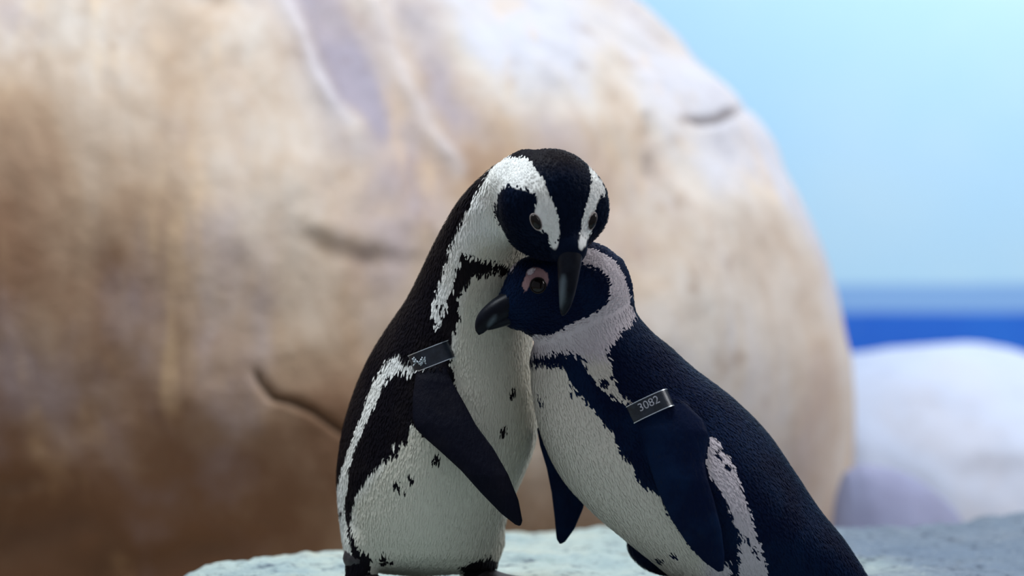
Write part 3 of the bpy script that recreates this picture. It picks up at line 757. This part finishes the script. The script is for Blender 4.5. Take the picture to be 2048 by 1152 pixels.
# ------------------------------------------------------------------ leaning penguin
def penguin_leaning():
    org = P(1440, 1192, -.05); org[2] = 0.0
    root = empty('penguin', org)
    tag(root, 'leaning blue-black and white penguin with a numbered wing band, head under the other', 'penguin')
    O = np.array([1150., 620.]); ta = norm((0.55, 0.835)); na = np.array([ta[1], -ta[0]])
    def ts(pts): q = np.asarray(pts, float) - O; return q @ ta, q @ na
    bt, bs = ts([(1192, 494), (1220, 522), (1246, 562), (1270, 622), (1300, 660), (1340, 694), (1380, 730), (1470, 800), (1530, 860), (1590, 945), (1640, 1020), (1690, 1082), (1735, 1152), (1765, 1205)])
    ft_, fs = ts([(1085, 660), (1065, 700), (1062, 750), (1070, 820), (1086, 880), (1120, 950), (1180, 1020), (1250, 1080), (1300, 1120), (1340, 1152), (1420, 1195), (1520, 1215), (1620, 1215), (1740, 1215)])
    o1 = np.argsort(bt); o2 = np.argsort(ft_)
    fb, ff = table(bt[o1], bs[o1]), table(ft_[o2], fs[o2])
    hd = table([-60, 0, 60, 120, 200, 300, 420, 520, 620, 700, 780, 830], [.030, .044, .054, .062, .076, .090, .097, .094, .080, .058, .026, .010])
    yc = lambda t: np.interp(t, [-60, 60, 250, 830], [-.072, -.064, -.052, -.045])
    hc = P(1140, 585, -.076)
    fwd = norm((-.80, -.26, -.50)); up = np.array((-.45, -.20, .87)); up = norm(up - fwd * (up @ fwd)); lat = np.cross(up, fwd)
    R = np.stack([fwd, lat, up])
    bb = P(1040, 612, -.100)
    def d_head(p):
        d = d_ell(p, hc, (.060, .050, .054), R)
        d = smin(d, d_cone(p, hc + fwd * .02, bb, .043, .026), .02)
        d = smin(d, d_ell(p, P(1066, 567, -.094), (.029, .032, .029)), .014)
        return smin(d, d_ell(p, P(1186, 580, -.070), (.036, .042, .046)), .02)
    def d_torso(p):
        px, py = proj(p); t = (px - O[0]) * ta[0] + (py - O[1]) * ta[1]; s_ = (px - O[0]) * na[0] + (py - O[1]) * na[1]
        q = np.clip(t, -20, 828)
        l, r_ = ff(np.clip(q, ft_.min(), ft_.max())), fb(np.clip(q, bt.min(), bt.max()))
        a = np.maximum((r_ - l) / 2, 6.0); b = hd(q); sc = (D + p[:, 1]) / FPX
        e = np.sqrt(((s_ - (l + r_) / 2) / a) ** 2 + ((p[:, 1] - yc(q)) / b) ** 2)
        d = (e - 1) * np.minimum(a * sc, b)
        return np.maximum(d, np.maximum(-20 - t, t - 828) * sc)
    thigh = P(1348, 1082, .012)
    wing = [(1300, 792), (1284, 830), (1287, 880), (1298, 930), (1318, 988), (1342, 1038), (1372, 1084), (1406, 1122), (1436, 1144), (1447, 1142), (1449, 1110), (1443, 1060), (1428, 1000), (1414, 955),
            (1407, 925), (1413, 890), (1417, 868), (1404, 838), (1372, 808), (1335, 792)]
    yf = lambda px, py: np.interp(py, [780, 860, 960, 1060, 1150], [-.118, -.139, -.153, -.156, -.150])
    wing2 = [(1100, 820), (1074, 858), (1080, 892), (1093, 935), (1103, 985), (1109, 1035), (1113, 1078), (1120, 1089), (1130, 1084), (1149, 1058), (1166, 1018), (1174, 984), (1180, 930), (1170, 850), (1140, 820)]
    yf2 = lambda px, py: np.interp(py, [820, 900, 1090], [-.005, .012, .022])
    def bodyfn(p):
        d = smin(d_torso(p), d_head(p), .02)
        px, py = proj(p)
        d = smin(d, d_ell(p, thigh, (.054, .034, .040)), .012)
        m = (py > 740) & (px > 1240) & (p[:, 1] < -.07)
        if m.any(): d[m] = smin(d[m], d_plate(p[m], wing, yf, .0065), .006)
        m = (py > 780) & (px < 1230) & (p[:, 1] > -.04)
        if m.any(): d[m] = smin(d[m], d_plate(p[m], wing2, yf2, .0065), .006)
        d = smin(d, d_cone(p, P(1440, 1120, -.08), P(1450, 1180, -.085), .036, .02), .014)
        return np.maximum(d, .006 - p[:, 2])
    v, f = surface_nets(bodyfn, (-.02, -.19, .0), (.44, .09, .43), .0026)
    b = obj('body', v, f, M_PL_B, root, org=org)
    px, py = proj(v)
    ops = [('w', [(1063, 728), (1085, 727), (1125, 730), (1131, 746), (1140, 765), (1158, 785), (1170, 800), (1190, 825), (1206, 845), (1224, 863), (1230, 886), (1240, 910), (1262, 920), (1266, 945), (1281, 970), (1300, 974),
                  (1316, 990), (1326, 1010), (1342, 1036), (1372, 1082), (1410, 1121), (1445, 1128), (1456, 1118), (1458, 1152), (1462, 1230), (1330, 1260), (1200, 1150), (1000, 900), (1010, 735)]),
           ('w', [(1040, 709), (1063, 708), (1110, 701), (1136, 700), (1160, 708), (1168, 733), (1183, 755), (1200, 776), (1224, 790), (1245, 801), (1260, 806), (1260, 798), (1240, 788), (1229, 774), (1222, 750), (1216, 722), (1213, 702),
                  (1218, 684), (1240, 660), (1262, 641), (1269, 626), (1263, 608), (1256, 582), (1246, 552), (1227, 522), (1196, 504), (1172, 496), (1150, 500), (1140, 515), (1150, 526), (1167, 531), (1195, 540),
                  (1212, 556), (1220, 575), (1218, 592), (1209, 611), (1190, 626), (1170, 637), (1156, 641), (1126, 656), (1106, 668), (1090, 672), (1072, 667), (1050, 676), (1030, 690)]),
           ('w', [(1411, 856), (1425, 870), (1438, 891), (1455, 911), (1470, 940), (1478, 970), (1486, 992), (1500, 1030), (1508, 1060), (1520, 1090), (1527, 1112), (1530, 1152), (1535, 1230), (1480, 1230), (1475, 1152), (1474, 1090),
                  (1478, 1062), (1462, 1040), (1455, 1010), (1445, 985), (1425, 960), (1404, 930), (1404, 870)]),
           ('w', [(1017, 548), (1022, 534), (1033, 517), (1042, 510), (1045, 514), (1030, 530), (1022, 548)]),
           ('w', spot(1062, 543, 10, 6, -.7)),  # white spot paints the highlight on the pink eye patch
           ('d', spot(1078, 796, 4.7, 8.8, -.2)), ('d', spot(1312, 1116, 9.5, 5.0, .6)), ('d', spot(1342, 1108, 8.1, 5.0, .4)), ('d', spot(1148, 781, 12.2, 5.0)), ('d', spot(1203, 762, 8.1, 11.2, -.5)), ('d', spot(1432, 905, 4.1, 10.0, -.4)),
           ('d', spot(1490, 1075, 4.1, 7.5)), ('d', spot(1508, 1100, 5.4, 10.0)), ('d', spot(1452, 928, 8.1, 6.2))]
    dark = field(px, py, 'd', ops)
    fl = (np.abs(v[:, 1] - yf(px, py)) < .012) & (psd(px, py, wing) > -3) & (v[:, 1] < -.08) & (py > 800)
    fl2 = (np.abs(v[:, 1] - yf2(px, py)) < .013) & (psd(px, py, wing2) > -3) & (d_torso(v) > .002)
    th = (d_ell(v, thigh, (.054, .034, .040)) < .003) & (d_torso(v) > .0025)
    dark = np.where(fl | fl2 | th, 60, dark)
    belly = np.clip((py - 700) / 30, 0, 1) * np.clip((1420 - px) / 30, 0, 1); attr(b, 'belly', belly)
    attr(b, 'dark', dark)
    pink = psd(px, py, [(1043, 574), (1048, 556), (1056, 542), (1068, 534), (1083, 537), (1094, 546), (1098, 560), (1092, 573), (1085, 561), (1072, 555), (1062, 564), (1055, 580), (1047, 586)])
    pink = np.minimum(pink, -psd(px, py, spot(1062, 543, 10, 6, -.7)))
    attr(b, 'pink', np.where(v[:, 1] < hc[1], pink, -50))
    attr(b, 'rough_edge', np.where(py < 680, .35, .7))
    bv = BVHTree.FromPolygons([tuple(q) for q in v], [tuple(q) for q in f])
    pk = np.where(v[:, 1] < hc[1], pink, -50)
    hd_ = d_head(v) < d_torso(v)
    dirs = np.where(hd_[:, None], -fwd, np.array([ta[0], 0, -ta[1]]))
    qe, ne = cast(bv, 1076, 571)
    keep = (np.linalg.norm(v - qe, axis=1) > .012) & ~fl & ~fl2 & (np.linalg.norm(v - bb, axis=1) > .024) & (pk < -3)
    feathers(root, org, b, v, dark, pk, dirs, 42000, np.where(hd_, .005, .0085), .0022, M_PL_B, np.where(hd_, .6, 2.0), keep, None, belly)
    bill(root, org, P(1050, 608, -.100), P(996, 618, -.114), P(951, 658, -.117), up, .0185, .0225, spot(984, 642, 3, 14, .6))
    q, n = cast(bv, 1076, 571); eye(root, org, q - n * .0005, n, .0080, ringmat=M_EYE)
    w = q - hc; q2, n2 = nearest(bv, hc + w - 2 * (w @ lat) * lat); eye(root, org, q2 - n2 * .0005, n2, .0080, ringmat=M_EYE)
    c = P(1298, 815, -.124)
    bd, al, ax, dep = strap(root, org, c, P(1338, 793, -.126) - P(1256, 832, -.118), (.35, 0, 1), .0250, .018, .0195, label='dark wing band printed with a pale number')
    text_mesh(bd, org, '3082', c + dep * .0196 + al * .004 + ax * .002, al, ax, dep, .0125, M_PRINT)
    foot(root, org, (P(1430, 1192, -.09)[0], -.09, 0), P(1442, 1150, -.085), math.pi + .35)
    foot(root, org, (P(1400, 1192, .01)[0], .01, 0), P(1385, 1130, .01), math.pi + .1)
    return root

penguin_standing()
penguin_leaning()
